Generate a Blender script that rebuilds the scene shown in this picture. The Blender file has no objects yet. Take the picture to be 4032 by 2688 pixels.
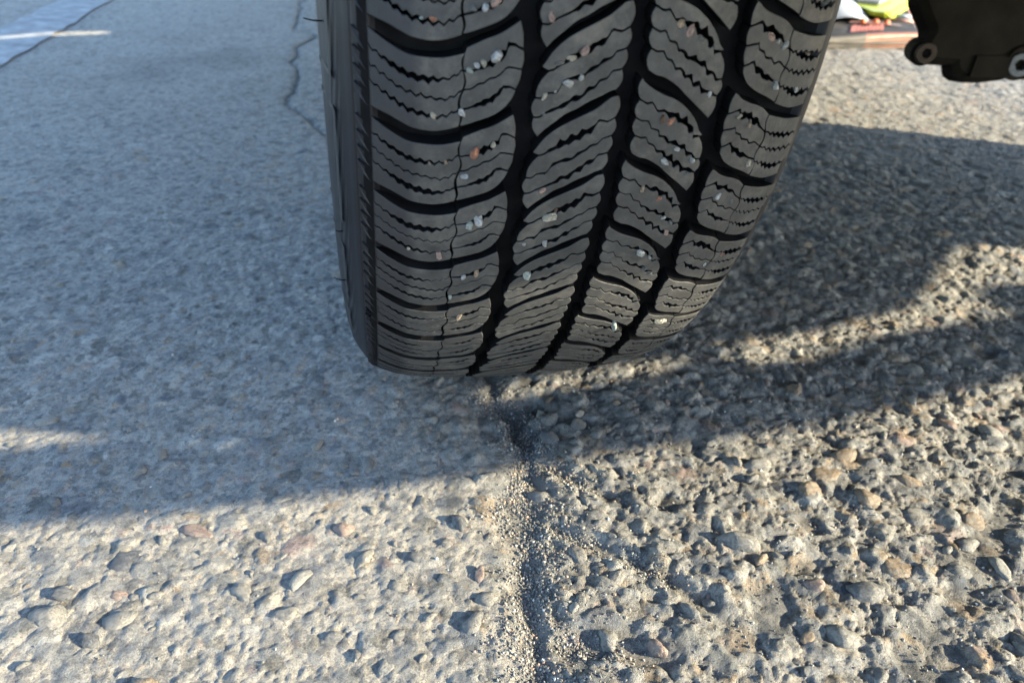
import bpy, bmesh, math, random
import numpy as np
from mathutils import Matrix, Vector
random.seed(7); rng = np.random.default_rng(11)
S = bpy.context.scene
# ------------------------------------------------------------ camera, light, exposure
AX = 0.310                                   # height of the axle
CAM = (-0.09218, -0.58800, 0.33718)
CM = [[0.98112, 0.18709, 0.04894], [-0.18442, 0.82905, 0.52788], [0.05819, -0.52695, 0.84790]]
cd = bpy.data.cameras.new('camera'); cam = bpy.data.objects.new('camera', cd); S.collection.objects.link(cam)
cam.matrix_world = Matrix(((CM[0][0], CM[0][2], -CM[0][1], CAM[0]), (CM[1][0], CM[1][2], -CM[1][1], CAM[1]),
                           (CM[2][0], CM[2][2], -CM[2][1], CAM[2]), (0, 0, 0, 1)))
cd.sensor_width = 36; cd.lens = 26.49; cd.clip_start = 0.01; cd.clip_end = 500
cd.dof.use_dof = True; cd.dof.focus_distance = 0.40; cd.dof.aperture_fstop = 11
S.camera = cam
SUN = Vector((0.905, -0.425, math.tan(math.radians(20)))).normalized()
w = bpy.data.worlds.new('World'); S.world = w; w.use_nodes = True
nt = w.node_tree; bg = nt.nodes['Background']; sky = nt.nodes.new('ShaderNodeTexSky')
sky.sky_type = 'NISHITA'; sky.sun_disc = False; sky.sun_elevation = math.radians(20)
sky.sun_rotation = math.atan2(SUN.x, SUN.y); sky.air_density = 1.0; sky.dust_density = 0.5; sky.ozone_density = 2.2
nt.links.new(sky.outputs[0], bg.inputs[0]); bg.inputs[1].default_value = 0.15
sd = bpy.data.lights.new('sun', 'SUN'); sd.energy = 3.8; sd.angle = math.radians(0.53); sd.color = (1.0, 0.90, 0.66)
so = bpy.data.objects.new('sun', sd); S.collection.objects.link(so); so.rotation_euler = SUN.to_track_quat('Z', 'Y').to_euler()
S.view_settings.view_transform = 'Standard'; S.view_settings.look = 'None'
S.view_settings.exposure = 2.42; S.view_settings.gamma = 1; S.view_settings.use_curve_mapping = False

# ------------------------------------------------------------ helpers
def link(o, parent=None):
    S.collection.objects.link(o)
    if parent: o.parent = parent
    return o
def mesh_obj(name, verts, faces, mat=None, parent=None, smooth=False, mats=None, mi=None):
    m = bpy.data.meshes.new(name)
    v = np.asarray(verts, dtype=np.float32).reshape(-1, 3)
    if isinstance(faces, np.ndarray):
        k = faces.shape[1]; n = len(faces)
        m.vertices.add(len(v)); m.vertices.foreach_set('co', v.ravel())
        m.loops.add(n*k); m.loops.foreach_set('vertex_index', faces.astype(np.int32).ravel())
        m.polygons.add(n); m.polygons.foreach_set('loop_start', np.arange(0, n*k, k, dtype=np.int32))
        m.polygons.foreach_set('loop_total', np.full(n, k, dtype=np.int32))
        m.update(calc_edges=True)
    else:
        m.from_pydata([tuple(p) for p in v], [], faces)
    for x in (mats or [mat]): m.materials.append(x)
    if mi is not None: m.polygons.foreach_set('material_index', np.asarray(mi, dtype=np.int32))
    m.polygons.foreach_set('use_smooth', np.full(len(m.polygons), smooth))
    m.update()
    return link(bpy.data.objects.new(name, m), parent)
def tag(o, label=None, cat=None, group=None, kind=None):
    for k, val in (('label', label), ('category', cat), ('group', group), ('kind', kind)):
        if val: o[k] = val
    return o
def empty(name, loc=(0, 0, 0)):
    e = bpy.data.objects.new(name, None); e.location = loc; e.empty_display_size = .05; return link(e)
def gridf(nr, nc, wrap=False):
    i = np.arange(nr-1)[:, None]; j = np.arange(nc-1 if not wrap else nc)[None, :]; j2 = (j+1) % nc
    return np.stack([i*nc+j, i*nc+j2, (i+1)*nc+j2, (i+1)*nc+j], -1).reshape(-1, 4)
def bm_obj(name, bm, mat, parent=None, smooth=False):
    m = bpy.data.meshes.new(name); bm.to_mesh(m); bm.free(); m.materials.append(mat)
    m.polygons.foreach_set('use_smooth', np.full(len(m.polygons), smooth)); return link(bpy.data.objects.new(name, m), parent)
def hash2(i, j, s=0):
    i = i.astype(np.int64).astype(np.uint64); j = j.astype(np.int64).astype(np.uint64)
    h = i*np.uint64(374761393) + j*np.uint64(668265263) + np.uint64(s*2147483 + 97)*np.uint64(1274126177)
    h = (h ^ (h >> np.uint64(13)))*np.uint64(1103515245); h = (h ^ (h >> np.uint64(16)))*np.uint64(2654435761)
    h ^= h >> np.uint64(15)
    return (h & np.uint64(0xFFFFFF)).astype(np.float32)/16777216.0
def vnoise(x, y, s=0):
    i = np.floor(x); j = np.floor(y); fx = x-i; fy = y-j; fx = fx*fx*(3-2*fx); fy = fy*fy*(3-2*fy)
    i = i+5000; j = j+5000
    return ((hash2(i, j, s)*(1-fx)+hash2(i+1, j, s)*fx)*(1-fy)+(hash2(i, j+1, s)*(1-fx)+hash2(i+1, j+1, s)*fx)*fy)*2-1
def fbm(x, y, f, n=3, s=0):
    a = 1; t = 0; o = 0
    for k in range(n): o = o+a*vnoise(x*f, y*f, s+k); t += a; a *= .5; f *= 2.03
    return o/t
def sstep(a, b, x):
    t = np.clip((x-a)/(b-a), 0, 1); return t*t*(3-2*t)

# ------------------------------------------------------------ materials
class N:
    def __init__(self, name):
        self.m = bpy.data.materials.new(name); self.m.use_nodes = True; self.t = self.m.node_tree
        self.b = self.t.nodes['Principled BSDF']
    def n(self, kind, **kw):
        nd = self.t.nodes.new('ShaderNode'+kind)
        for k, v in kw.items():
            if k in nd.inputs.keys() if isinstance(k, str) else False: nd.inputs[k].default_value = v
            else: setattr(nd, k, v)
        return nd
    def l(self, a, b): self.t.links.new(a, b)
    def noise(self, scale, detail=4, rough=.6, coord='Object'):
        tc = self.n('TexCoord'); nn = self.n('TexNoise'); self.l(tc.outputs[coord], nn.inputs['Vector'])
        nn.inputs['Scale'].default_value = scale; nn.inputs['Detail'].default_value = detail; nn.inputs['Roughness'].default_value = rough
        return nn
    def ramp(self, src, stops):
        r = self.n('ValToRGB'); self.l(src, r.inputs[0]); e = r.color_ramp.elements
        while len(e) < len(stops): e.new(.5)
        for k, (p, c) in enumerate(stops): e[k].position = p; e[k].color = (c if len(c) == 4 else (*c, 1))
        return r.outputs[0]
    def mix(self, fac, a, b, mode='MIX'):
        x = self.n('MixRGB', blend_type=mode)
        for i, v in enumerate((fac, a, b)):
            if hasattr(v, 'links'): self.l(v, x.inputs[i])
            else: x.inputs[i].default_value = v if i == 0 else (*v, 1)
        return x.outputs[0]
    def bump(self, src, strength, dist, prev=None):
        b = self.n('Bump'); b.inputs['Strength'].default_value = strength; b.inputs['Distance'].default_value = dist
        self.l(src, b.inputs['Height'])
        if prev: self.l(prev, b.inputs['Normal'])
        return b.outputs[0]
def simple(name, col, rough=.6, metal=0, spec=.5, nscale=60, var=.25, bump=.0, bdist=.001):
    a = N(name); nn = a.noise(nscale); c = a.ramp(nn.outputs[0], [(.3, [x*(1-var) for x in col]), (.7, [min(1, x*(1+var)) for x in col])])
    a.l(c, a.b.inputs['Base Color']); a.b.inputs['Roughness'].default_value = rough; a.b.inputs['Metallic'].default_value = metal
    a.b.inputs['Specular IOR Level'].default_value = spec
    if bump: a.l(a.bump(nn.outputs[0], bump, bdist), a.b.inputs['Normal'])
    return a.m

def ground_material():
    a = N('asphalt')
    at = a.n('Attribute', attribute_name='stone_colour'); 
    n1 = a.noise(340, 6, .8); n2 = a.noise(1300, 3, .7); n3 = a.noise(14, 4, .6)
    vo = a.n('TexVoronoi'); tc = a.n('TexCoord'); nd = a.noise(260, 3, .6); wv = a.n('VectorMath', operation='MULTIPLY_ADD'); a.l(nd.outputs['Color'], wv.inputs[0]); wv.inputs[1].default_value = (.007, .007, .007); a.l(tc.outputs['Object'], wv.inputs[2]); a.l(wv.outputs[0], vo.inputs['Vector']); vo.inputs['Scale'].default_value = 330
    v1 = a.ramp(vo.outputs['Color'], [(.15, (.50, .50, .52)), (.45, (.9, .9, .9)), (.65, (1.0, .99, .97)), (1, (1.0, 1.0, 1.0))])
    c = a.mix(.75, at.outputs['Color'], v1, 'MULTIPLY')
    c = a.mix(.8, c, a.ramp(n1.outputs[0], [(.34, (.30, .30, .31)), (.46, (.90, .90, .90)), (.62, (1.0, 1.0, 1.0))]), 'MULTIPLY')
    c = a.mix(.55, c, a.ramp(n2.outputs[0], [(.36, (.35, .35, .36)), (.52, (1, 1, 1))]), 'MULTIPLY')
    c = a.mix(.5, c, a.ramp(n3.outputs[0], [(.3, (.8, .8, .8)), (.65, (1, 1, 1))]), 'MULTIPLY')
    vf = a.n('TexVoronoi'); a.l(wv.outputs[0], vf.inputs['Vector']); vf.inputs['Scale'].default_value = 120
    c = a.mix(.8, c, a.ramp(vf.outputs['Color'], [(.1, (.45, .455, .44)), (.34, (.85, .85, .85)), (.62, (1, 1, 1)), (.9, (1.0, .97, .93))]), 'MULTIPLY')
    a.l(c, a.b.inputs['Base Color']); a.b.inputs['Roughness'].default_value = .78; a.b.inputs['Specular IOR Level'].default_value = .35
    b = a.bump(n1.outputs[0], 1.0, .0022); b = a.bump(n2.outputs[0], 1.0, .0009, b)
    a.l(b, a.b.inputs['Normal']); return a.m
def rubber(name, groove=False):
    a = N(name); n1 = a.noise(90, 5, .65); n2 = a.noise(900, 3, .6); n3 = a.noise(28, 3, .6)
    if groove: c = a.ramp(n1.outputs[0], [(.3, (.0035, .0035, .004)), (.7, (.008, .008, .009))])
    else:
        worn = a.ramp(n1.outputs[0], [(.25, (.022, .0225, .023)), (.55, (.043, .043, .0435)), (.8, (.084, .082, .078))])
        worn = a.mix(.5, worn, a.ramp(n2.outputs[0], [(.3, (.7, .7, .7)), (.6, (1, 1, 1))]), 'MULTIPLY')
        nd = a.noise(38, 6, .75); worn = a.mix(a.ramp(nd.outputs[0], [(.52, (0, 0, 0)), (.72, (.65, .65, .65))]), worn, (.125, .115, .098))
        fresh = a.ramp(n1.outputs[0], [(.3, (.013, .014, .017)), (.7, (.021, .022, .026))])
        tc = a.n('TexCoord'); sx = a.n('SeparateXYZ'); a.l(tc.outputs['Object'], sx.inputs[0])
        ad = a.n('Math', operation='MULTIPLY_ADD'); a.l(n3.outputs[0], ad.inputs[0]); ad.inputs[1].default_value = .012; a.l(sx.outputs[0], ad.inputs[2])
        mr = a.n('MapRange', interpolation_type='SMOOTHSTEP'); a.l(ad.outputs[0], mr.inputs[0])
        mr.inputs[1].default_value = -.0685; mr.inputs[2].default_value = -.0635
        c = a.mix(mr.outputs[0], fresh, worn)
    a.l(c, a.b.inputs['Base Color']); a.b.inputs['Roughness'].default_value = .6; a.b.inputs['Specular IOR Level'].default_value = .04 if groove else .4
    b = a.bump(n1.outputs[0], .2, .0004); b = a.bump(n2.outputs[0], .35, .00022, b)
    a.l(b, a.b.inputs['Normal']); return a.m
def sidewall_material():
    a = N('sidewall_rubber'); uv = a.n('UVMap'); sep = a.n('SeparateXYZ'); a.l(uv.outputs[0], sep.inputs[0])
    n1 = a.noise(60, 4)
    c = a.ramp(n1.outputs[0], [(.3, (.005, .0055, .008)), (.7, (.009, .010, .014))])
    # fine diagonal hatching moulded in the band next to the shoulder rib
    m1 = a.n('Math', operation='MULTIPLY_ADD'); a.l(sep.outputs[1], m1.inputs[0]); m1.inputs[1].default_value = 260; 
    m2 = a.n('Math', operation='MULTIPLY'); a.l(sep.outputs[0], m2.inputs[0]); m2.inputs[1].default_value = 1400; a.l(m2.outputs[0], m1.inputs[2])
    m3 = a.n('Math', operation='SINE'); a.l(m1.outputs[0], m3.inputs[0])
    r1 = a.n('MapRange'); a.l(sep.outputs[0], r1.inputs[0]); r1.inputs[1].default_value = .1052; r1.inputs[2].default_value = .1060
    r2 = a.n('MapRange'); a.l(sep.outputs[0], r2.inputs[0]); r2.inputs[1].default_value = .116; r2.inputs[2].default_value = .1152
    mk = a.n('Math', operation='MULTIPLY'); a.l(r1.outputs[0], mk.inputs[0]); a.l(r2.outputs[0], mk.inputs[1])
    hh = a.n('Math', operation='MULTIPLY'); a.l(m3.outputs[0], hh.inputs[0]); a.l(mk.outputs[0], hh.inputs[1])
    a.l(c, a.b.inputs['Base Color']); a.b.inputs['Roughness'].default_value = .5; a.b.inputs['Specular IOR Level'].default_value = .28
    b = a.bump(n1.outputs[0], .2, .0005); b = a.bump(hh.outputs[0], .6, .0003, b)
    a.l(b, a.b.inputs['Normal']); return a.m
def stone_mat(name, c1, c2, dust=.5):
    a = N(name); n1 = a.noise(1.6, 6, .7); n2 = a.noise(7, 6, .75); n3 = a.noise(1.1, 5, .7)
    c = a.ramp(n1.outputs[0], [(.32, c1), (.68, c2)])
    d = a.ramp(n3.outputs[0], [(.40, (0, 0, 0)), (.62, (1, 1, 1))])
    f = a.n('Math', operation='MULTIPLY'); a.l(d, f.inputs[0]); f.inputs[1].default_value = dust
    c = a.mix(f.outputs[0], c, (.36, .325, .28))
    c = a.mix(.85, c, a.ramp(n2.outputs[0], [(.3, (.55, .55, .55)), (.55, (1, 1, 1))]), 'MULTIPLY')
    a.l(c, a.b.inputs['Base Color']); a.b.inputs['Roughness'].default_value = .62
    b = a.bump(n1.outputs[0], .9, .25); b = a.bump(n2.outputs[0], 1.0, .10, b); a.l(b, a.b.inputs['Normal']); return a.m
M_ground = ground_material(); M_worn = rubber('worn_rubber'); M_groove = rubber('groove_rubber', True); M_side = sidewall_material()
M_paint = simple('road_paint', (.27, .265, .26), .85, nscale=30, var=.4, bump=.3)
M_dark = simple('dark_cast_metal', (.0062, .0054, .004), .8, spec=.12, nscale=26, var=.75, bump=.6, bdist=.002)
M_rust = simple('rusty_bolt', (.035, .022, .015), .7, metal=.2, nscale=120, var=.4, bump=.3)
M_zinc = simple('dull_zinc_bolt', (.17, .175, .19), .55, metal=.4, nscale=160, var=.3, bump=.3)
M_body = simple('painted_panel', (.10, .11, .13), .35, nscale=5, var=.05)
M_under = simple('shade_tray_plastic', (.02, .02, .021), .8, nscale=20, var=.3)
M_alloy = simple('alloy', (.5, .5, .52), .35, metal=.9, nscale=20, var=.1)

# ------------------------------------------------------------ ground height field
JOINT = np.array([(0.004, .02), (0.002, -.06), (0.0, -.134), (.014, -.192), (0, -.242), (-.007, -.294), (-.011, -.337), (-.021, -.371), (-.03, -.45)])
def jointx(y): return np.interp(y, JOINT[::-1, 1], JOINT[::-1, 0])
BR = [((.014, -.18), (.05, -.165)), ((.012, -.27), (.05, -.30)), ((.05, -.30), (.085, -.335)), ((.02, -.215), (.06, -.255)), ((-.004, -.35), (.05, -.37))]
CRACK = np.array([(-.228, 1.785), (-.221, 1.325), (-.174, 1.27), (-.207, 1.101), (-.2, .879), (-.194, .689), (-.150, .560), (-.135, .513), (-.10, .45)])
def segd(px, py, a, b):
    ax, ay = a; bx, by = b; t = np.clip(((px-ax)*(bx-ax)+(py-ay)*(by-ay))/((bx-ax)**2+(by-ay)**2), 0, 1)
    return np.hypot(px-ax-t*(bx-ax), py-ay-t*(by-ay))
def rough_mask(x, y):                       # 0 on the smooth old patch at left, 1 on the ravelled surface at right
    return sstep(-.02, .025, x-jointx(y)+.02*fbm(x, y, 22, 2, 5))
PAL = np.array([(.30, .295, .28), (.26, .26, .255), (.34, .33, .31), (.20, .205, .215), (.42, .40, .36), (.50, .48, .44), (.36, .28, .20), (.37, .29, .26), (.145, .15, .16), (.29, .285, .265)])
PALP = np.cumsum([.22, .18, .16, .12, .1, .05, .05, .04, .03, .05]); PALP /= PALP[-1]
MATRIX = np.array((.480, .440, .380))
def stones(x, y, cell, seed, rmin, rmax, hmax, dens, warp):
    """dome-shaped aggregate set on a jittered lattice; returns height, cover and colour"""
    xw = x+warp*fbm(x, y, 1.6/cell, 2, seed+40); yw = y+warp*fbm(x, y, 1.6/cell, 2, seed+50)
    ci = np.floor(xw/cell); cj = np.floor(yw/cell)
    H = np.zeros_like(x); Cc = np.zeros(x.shape, dtype=np.int32); K = np.zeros_like(x)
    for di in (-1, 0, 1):
        for dj in (-1, 0, 1):
            i = ci+di+4000; j = cj+dj+4000
            px = (ci+di+.15+.7*hash2(i, j, seed))*cell; py = (cj+dj+.15+.7*hash2(i, j, seed+1))*cell
            ex = hash2(i, j, seed+7) < dens
            r = cell*(rmin+(rmax-rmin)*hash2(i, j, seed+2)**1.6)
            an = hash2(i, j, seed+3)*3.1416; el = 1+.7*hash2(i, j, seed+4)
            dx = xw-px; dy = yw-py; c = np.cos(an); s = np.sin(an)
            a = (dx*c+dy*s)/el; b = (-dx*s+dy*c)
            # rounded box metric gives chipped, angular stones
            q = (np.abs(a)**2.6+np.abs(b)**2.6)**(1/2.6)/r
            tilt = 1+.45*(a*(hash2(i, j, seed+8)-.5)+b*(hash2(i, j, seed+9)-.5))/r*2
            h = hmax*(.35+.65*hash2(i, j, seed+5))*np.sqrt(np.clip(1-q**2.4, 0, 1))*np.clip(tilt, .2, 2)*ex
            m = h > H
            H = np.where(m, h, H); K = np.where(m, np.clip((1-q)*4, 0, 1), K)
            Cc = np.where(m, np.searchsorted(PALP, hash2(i, j, seed+6)), Cc)
    return H, K, np.clip(Cc, 0, 9)
def ground_height(x, y, colour=False):
    x = x.astype(np.float64); y = y.astype(np.float64)
    R = rough_mask(x, y); far = np.clip(1-(np.hypot(x, y+.3)-.5)/1.1, .35, 1)
    shade = R*(.85+.15)
    z = .0022*fbm(x, y, 7, 3, 1)+.0014*fbm(x, y, 40, 3, 2)*(.45+.9*R)
    h1, k1, c1 = stones(x, y, .0175, 100, .30, .56, .0044, .80, .004)
    h2, k2, c2 = stones(x, y, .0095, 200, .28, .56, .0026, .85, .003)
    h3, k3, c3 = stones(x, y, .0048, 300, .28, .55, .0013, .9, .0014)
    lo = (.66+.06*R)*far
    # the old patch is full of binder: stones only peep out of it
    sink1 = (1-R)*.0010; sink2 = (1-R)*.00035
    a1 = np.clip(h1*lo-sink1, 0, None); a2 = np.clip(h2*lo-sink2, 0, None); a3 = h3*(.65+.35*R)*np.sqrt(far)
    h = np.maximum(np.maximum(a1, a2), a3)+.35*np.minimum(a1, a2)+.25*a3
    z = z+h*1.0+R*.0012*np.clip(fbm(x, y, 130, 2, 9), -1, 1)
    z = z+(.00055*fbm(x, y, 300, 2, 12)+.00045*np.abs(fbm(x, y, 190, 3, 13)))*(.9+.5*R)
    # joint between the two surfaces, its branches, and the crack behind the tyre
    jd = np.abs(x-jointx(y)+.006*fbm(x, y, 60, 2, 21)); wj = .007+.007*(fbm(x*0, y, 18, 2, 31)+.6)
    inr = (y < .05)
    J = np.exp(-(jd/wj)**2)*inr
    for a, b in BR: J = np.maximum(J, .8*np.exp(-((segd(x, y, a, b)+.004*fbm(x, y, 70, 2, 22))/.006)**2))
    pits = R*sstep(.30, .62, fbm(x, y, 34, 2, 77))
    hol = np.exp(-(((x-.020)/.036)**2+((y+.160)/.028)**2))*np.clip(.7+fbm(x, y, 60, 2, 88), 0, 1.2)
    z = z*(1-.72*J)*(1-.5*pits)-.0045*J-.0095*hol-.0020*pits
    cdist = np.full_like(x, 9.)
    for a, b in zip(CRACK[:-1], CRACK[1:]): cdist = np.minimum(cdist, segd(x+.012*fbm(x, y, 14, 3, 60), y, a, b))
    CK = np.exp(-(cdist/.0055)**2)*sstep(.30, .55, y); z -= .004*CK
    if not colour: return z
    cov1 = (a1 > .0002) & (a1 >= a2*.95) & (a1 >= a3); cov2 = (a2 > .0003) & (~cov1) & (a2 >= a3)
    col = np.empty(x.shape+(3,)); col[:] = MATRIX
    dust = np.clip(.52-.12*R+.4*fbm(x, y, 90, 2, 71), .12, .92)
    def put(m, c, k, amt): 
        nonlocal col
        f = (k*amt*(1-dust))[..., None]*m[..., None]; col = col*(1-f)+PAL[c]*f
    put(cov1, c1, k1, 1.5*np.ones_like(x)); put(cov2, c2, k2, 1.4*np.ones_like(x)); put((~cov1) & (~cov2) & (a3 > .0004), c3, k3, 1.2*np.ones_like(x))
    # rusty iron-stained stones on the right-hand surface
    ru = cov1*(sstep(.05, .2, x))*(c1 % 3 == 1)*sstep(-.05, .45, fbm(x, y, 160, 2, 91))
    col = col*(1-.62*ru[..., None])+np.array((.40, .27, .14))*.62*ru[..., None]
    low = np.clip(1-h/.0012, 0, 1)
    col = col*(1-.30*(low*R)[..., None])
    Jc = np.clip(J*.8+.6*pits+.8*hol, 0, 1)[..., None]; col = col*(1-.62*Jc)+np.array((.12, .115, .105))*.62*Jc
    CKc = .5*np.clip(CK*1.1+.30*np.exp(-(cdist/.02)**2)*sstep(.3, .55, y), 0, 1)[..., None]; col = col*(1-.7*CKc)+np.array((.05, .055, .045))*.7*CKc
    # worn, darker oily area left of the tyre
    old = np.exp(-(((x+.42)/.28)**2+((y-.95)/.30)**2))*np.clip(.5+fbm(x, y, 9, 3, 15), 0, 1)
    col = col*(1-.33*old[..., None])
    return z, col
def ground_mesh():
    ys = [-.50]
    def wid(y): return .98+1.35*max(0, y+.45)
    while ys[-1] < 3.2: ys.append(ys[-1]+.00118*wid(ys[-1])/.98)
    ys = np.array(ys); n = len(ys)
    nc = 840; s = np.linspace(0, 1, nc)
    t = np.clip(ys+.45, 0, None); xl = -.47-.52*t; xr = .50+.86*t
    X = xl[:, None]+(xr-xl)[:, None]*s[None, :]; Y = np.repeat(ys[:, None], nc, 1)
    Z, C = ground_height(X, Y, True)
    # calm the border so the coarse surroundings join on
    e = np.minimum(np.minimum(s, 1-s)[None, :]*40, 1)*np.minimum((ys[:, None]+.5)*40, 1)*np.minimum((3.2-ys[:, None])*6, 1)
    Z *= np.clip(e, 0, 1)
    outx = np.array([-80., -20, -6]); 
    X = np.concatenate([np.repeat(outx[None], n, 0), X, np.repeat(-outx[None, ::-1], n, 0)], 1)
    Z = np.pad(Z, ((0, 0), (3, 3))); C = np.pad(C, ((0, 0), (3, 3), (0, 0)), mode='edge'); Y = np.pad(Y, ((0, 0), (3, 3)), mode='edge')
    def row(yv, src):
        return X[src].copy(), np.full(X.shape[1], yv), np.zeros(X.shape[1]), C[src].copy()
    pre = [row(yv, 0) for yv in (-80., -20., -5., -1.)]; post = [row(yv, -1) for yv in (5., 15., 80.)]
    X = np.vstack([p[0] for p in pre]+[X]+[p[0] for p in post]); Y = np.vstack([p[1] for p in pre]+[Y]+[p[1] for p in post])
    Z = np.vstack([p[2] for p in pre]+[Z]+[p[2] for p in post]); C = np.concatenate([np.array([p[3] for p in pre]), C, np.array([p[3] for p in post])], 0)
    f = gridf(*X.shape)
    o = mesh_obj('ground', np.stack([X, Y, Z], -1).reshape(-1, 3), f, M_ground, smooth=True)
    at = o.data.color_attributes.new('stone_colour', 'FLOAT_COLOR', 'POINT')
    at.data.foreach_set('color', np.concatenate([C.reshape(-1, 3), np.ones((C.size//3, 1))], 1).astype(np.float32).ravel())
    return tag(o, kind='structure')
ground = ground_mesh()
def gz(x, y): return float(ground_height(np.array([[x]]), np.array([[y]]))[0, 0])

# painted line on the road, far left: a conforming sheet 4 mm above the asphalt
nl = 150; yy = np.linspace(.55, 3.1, nl); xx = np.linspace(0, 1, 14)
X = -.812+.0045*(yy[:, None])+.113*xx[None, :]; Y = np.repeat(yy[:, None], 14, 1)
X[:, 0] += .005*vnoise(Y[:, 0]*28, Y[:, 0]*0, 3); X[:, -1] += .005*vnoise(Y[:, 0]*28, Y[:, 0]*0, 4)
tag(mesh_obj('road_marking', np.stack([X, Y, ground_height(X, Y)*.8+.0030], -1), gridf(nl, 14), M_paint, smooth=True), kind='structure')

# ------------------------------------------------------------ loose and embedded stones
def rock_proto(seed, sub=2, flat=.6):
    bm = bmesh.new(); bmesh.ops.create_icosphere(bm, subdivisions=sub, radius=1)
    r = random.Random(seed); planes = [(Vector((r.gauss(0, 1), r.gauss(0, 1), r.gauss(0, .8))).normalized(), r.uniform(.55, .9)) for _ in range(11)]
    sc = Vector((1, r.uniform(.6, .85), flat*r.uniform(.8, 1.1)))
    for v in bm.verts:
        p = v.co.normalized(); q = 1.0
        for nrm, d in planes:
            k = p.dot(nrm)
            if k > .01: q = min(q, d/k)
        q = q*(1+.05*math.sin(p.x*9+seed)+.04*math.sin(p.y*13+seed*2)+r.uniform(-.035, .035))
        v.co = Vector((p.x*q*sc.x, p.y*q*sc.y, p.z*q*sc.z))
    m = bpy.data.meshes.new('stone'); bm.to_mesh(m); bm.free()
    m.polygons.foreach_set('use_smooth', np.full(len(m.polygons), True)); return m
SM = [stone_mat('grey_stone', (0.166, 0.166, 0.164), (0.333, 0.326, 0.307), .5), stone_mat('pale_stone', (0.320, 0.307, 0.275), (0.512, 0.493, 0.448), .4),
      stone_mat('iron_stained_stone', (0.307, 0.282, 0.243), (0.435, 0.256, 0.115), .5), stone_mat('pink_stone', (0.346, 0.256, 0.224), (0.461, 0.320, 0.256), .45),
      stone_mat('dark_stone', (0.096, 0.102, 0.115), (0.192, 0.198, 0.211), .2), stone_mat('dusty_stone', (0.256, 0.243, 0.224), (0.397, 0.378, 0.339), .6)]
protos = {}
for k in range(9):
    for mi in range(6):
        m = rock_proto(30+k, 3 if k < 9 else 2, .62) if mi == 0 else protos[(k, 0)].copy()
        if mi: m.materials.clear()
        m.materials.append(SM[mi]); protos[(k, mi)] = m
def place_stone(x, y, r, mi, k, sink, rot=None, tilt=.15, parent=None, name='stone'):
    o = bpy.data.objects.new(name, protos[(k % 9, mi)])
    z = gz(x, y) if sink is not None else 0
    o.location = (x, y, z-sink*r); o.scale = (r*random.uniform(.95, 1.2), r*random.uniform(.7, 1.0), r*random.uniform(.8, 1.05))
    o.rotation_euler = (random.uniform(-tilt, tilt), random.uniform(-tilt, tilt), random.uniform(0, 6.28) if rot is None else rot)
    return link(o, parent)
# embedded key stones read from the photograph (x, y, radius, material)
KEY = [(-.2324, -.2633, .0135, 4), (-.1968, -.2468, .0105, 3), (-.2569, -.2845, .0062, 4), (-.2247, -.3052, .0095, 1), (-.2376, -.3155, .007, 4),
       (-.2205, -.2905, .0048, 1), (-.2102, -.2918, .0052, 1), (-.1411, -.3138, .0075, 5), (-.2590, -.3000, .0115, 1), (-.2300, -.2880, .006, 3),
       (.2106, -.2479, .012, 2), (.190, -.262, .010, 2), (.235, -.232, .011, 2), (.262, -.262, .012, 2), (.225, -.275, .013, 2), (.165, -.235, .010, 1), (.170, -.255, .009, 4),
       (.0116, -.243, .009, 0), (.247, -.292, .012, 5), (.21, -.33, .012, 2), (.285, -.30, .012, 2), (.18, -.345, .013, 0), (.12, -.30, .013, 5), (.15, -.37, .011, 1)]
nst = 0; placed = []
for n, (x, y, r, mi) in enumerate(KEY):
    place_stone(x, y, r*1.12, mi if mi != 1 else 5, n, .20, rot=random.uniform(-.5, .3), tilt=.08, parent=ground); placed.append((x, y, r)); nst += 1
tries = 0
while nst < 292 and tries < 20000:
    tries += 1
    y = random.uniform(-.455, -.13); x = random.uniform(-.34-.1*(y+.45), .36+.6*(y+.45))
    rm = float(rough_mask(np.array([[x]]), np.array([[y]]))[0, 0])
    r = random.choice([.0036, .0045, .0055, .007, .009]) * (1.0 if rm < .5 else 1.12)
    if abs(x-float(jointx(y))) < .012: continue
    if any((x-a)**2+(y-b)**2 < (r+c)**2*.8 for a, b, c in placed): continue
    mi = random.choices(range(6), [28, 7, 14 if x > .08 else 1, 3, 8, 45])[0]
    place_stone(x, y, r, mi, random.randrange(9), (.24 if rm < .5 else .17), parent=ground); placed.append((x, y, r)); nst += 1

# loose things lying on the asphalt
def loose(x, y, r, mi, k, label, name='stone', sink=-.12, cat='stone', grp='loose stones on the asphalt', rot=None):
    o = place_stone(x, y, r, mi, k, sink, rot=rot, tilt=.3, name=name); tag(o, label, cat, grp); return o
loose(.0577, -.1654, .0052, 1, 1, 'smooth pale stone lying on the shaded rubble just in front of the tyre', sink=-.5)
loose(.0530, -.1760, .0095, 0, 2, 'grey jagged stone right below the smooth pale stone in front of the tyre', sink=-.2)
loose(.0360, -.1660, .0090, 0, 3, 'grey pointed stone left of the smooth pale stone in front of the tyre', sink=-.1)
loose(.0290, -.1890, .0085, 4, 4, 'upright dark bluish shard standing in the gritty joint in front of the tyre', sink=-.35)
loose(.0640, -.1900, .0060, 0, 5, 'small grey stone at the right end of the shaded rubble in front of the tyre')
loose(.0881, -.3332, .0020, 3, 6, 'tiny brick red pebble on the sunlit asphalt at lower right', name='pebble', cat='pebble')
loose(.0180, -.2260, .0028, 3, 7, 'small orange pebble at the top of the sandy joint', name='pebble', cat='pebble')
loose(-.0240, -.2245, .0045, 1, 8, 'whitish rounded pebble left of the sandy joint by the shadow edge', name='pebble', cat='pebble')
loose(-.0370, -.3020, .0048, 3, 1, 'pinkish pebble on the left of the sandy joint in the sun', name='pebble', cat='pebble')
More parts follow.
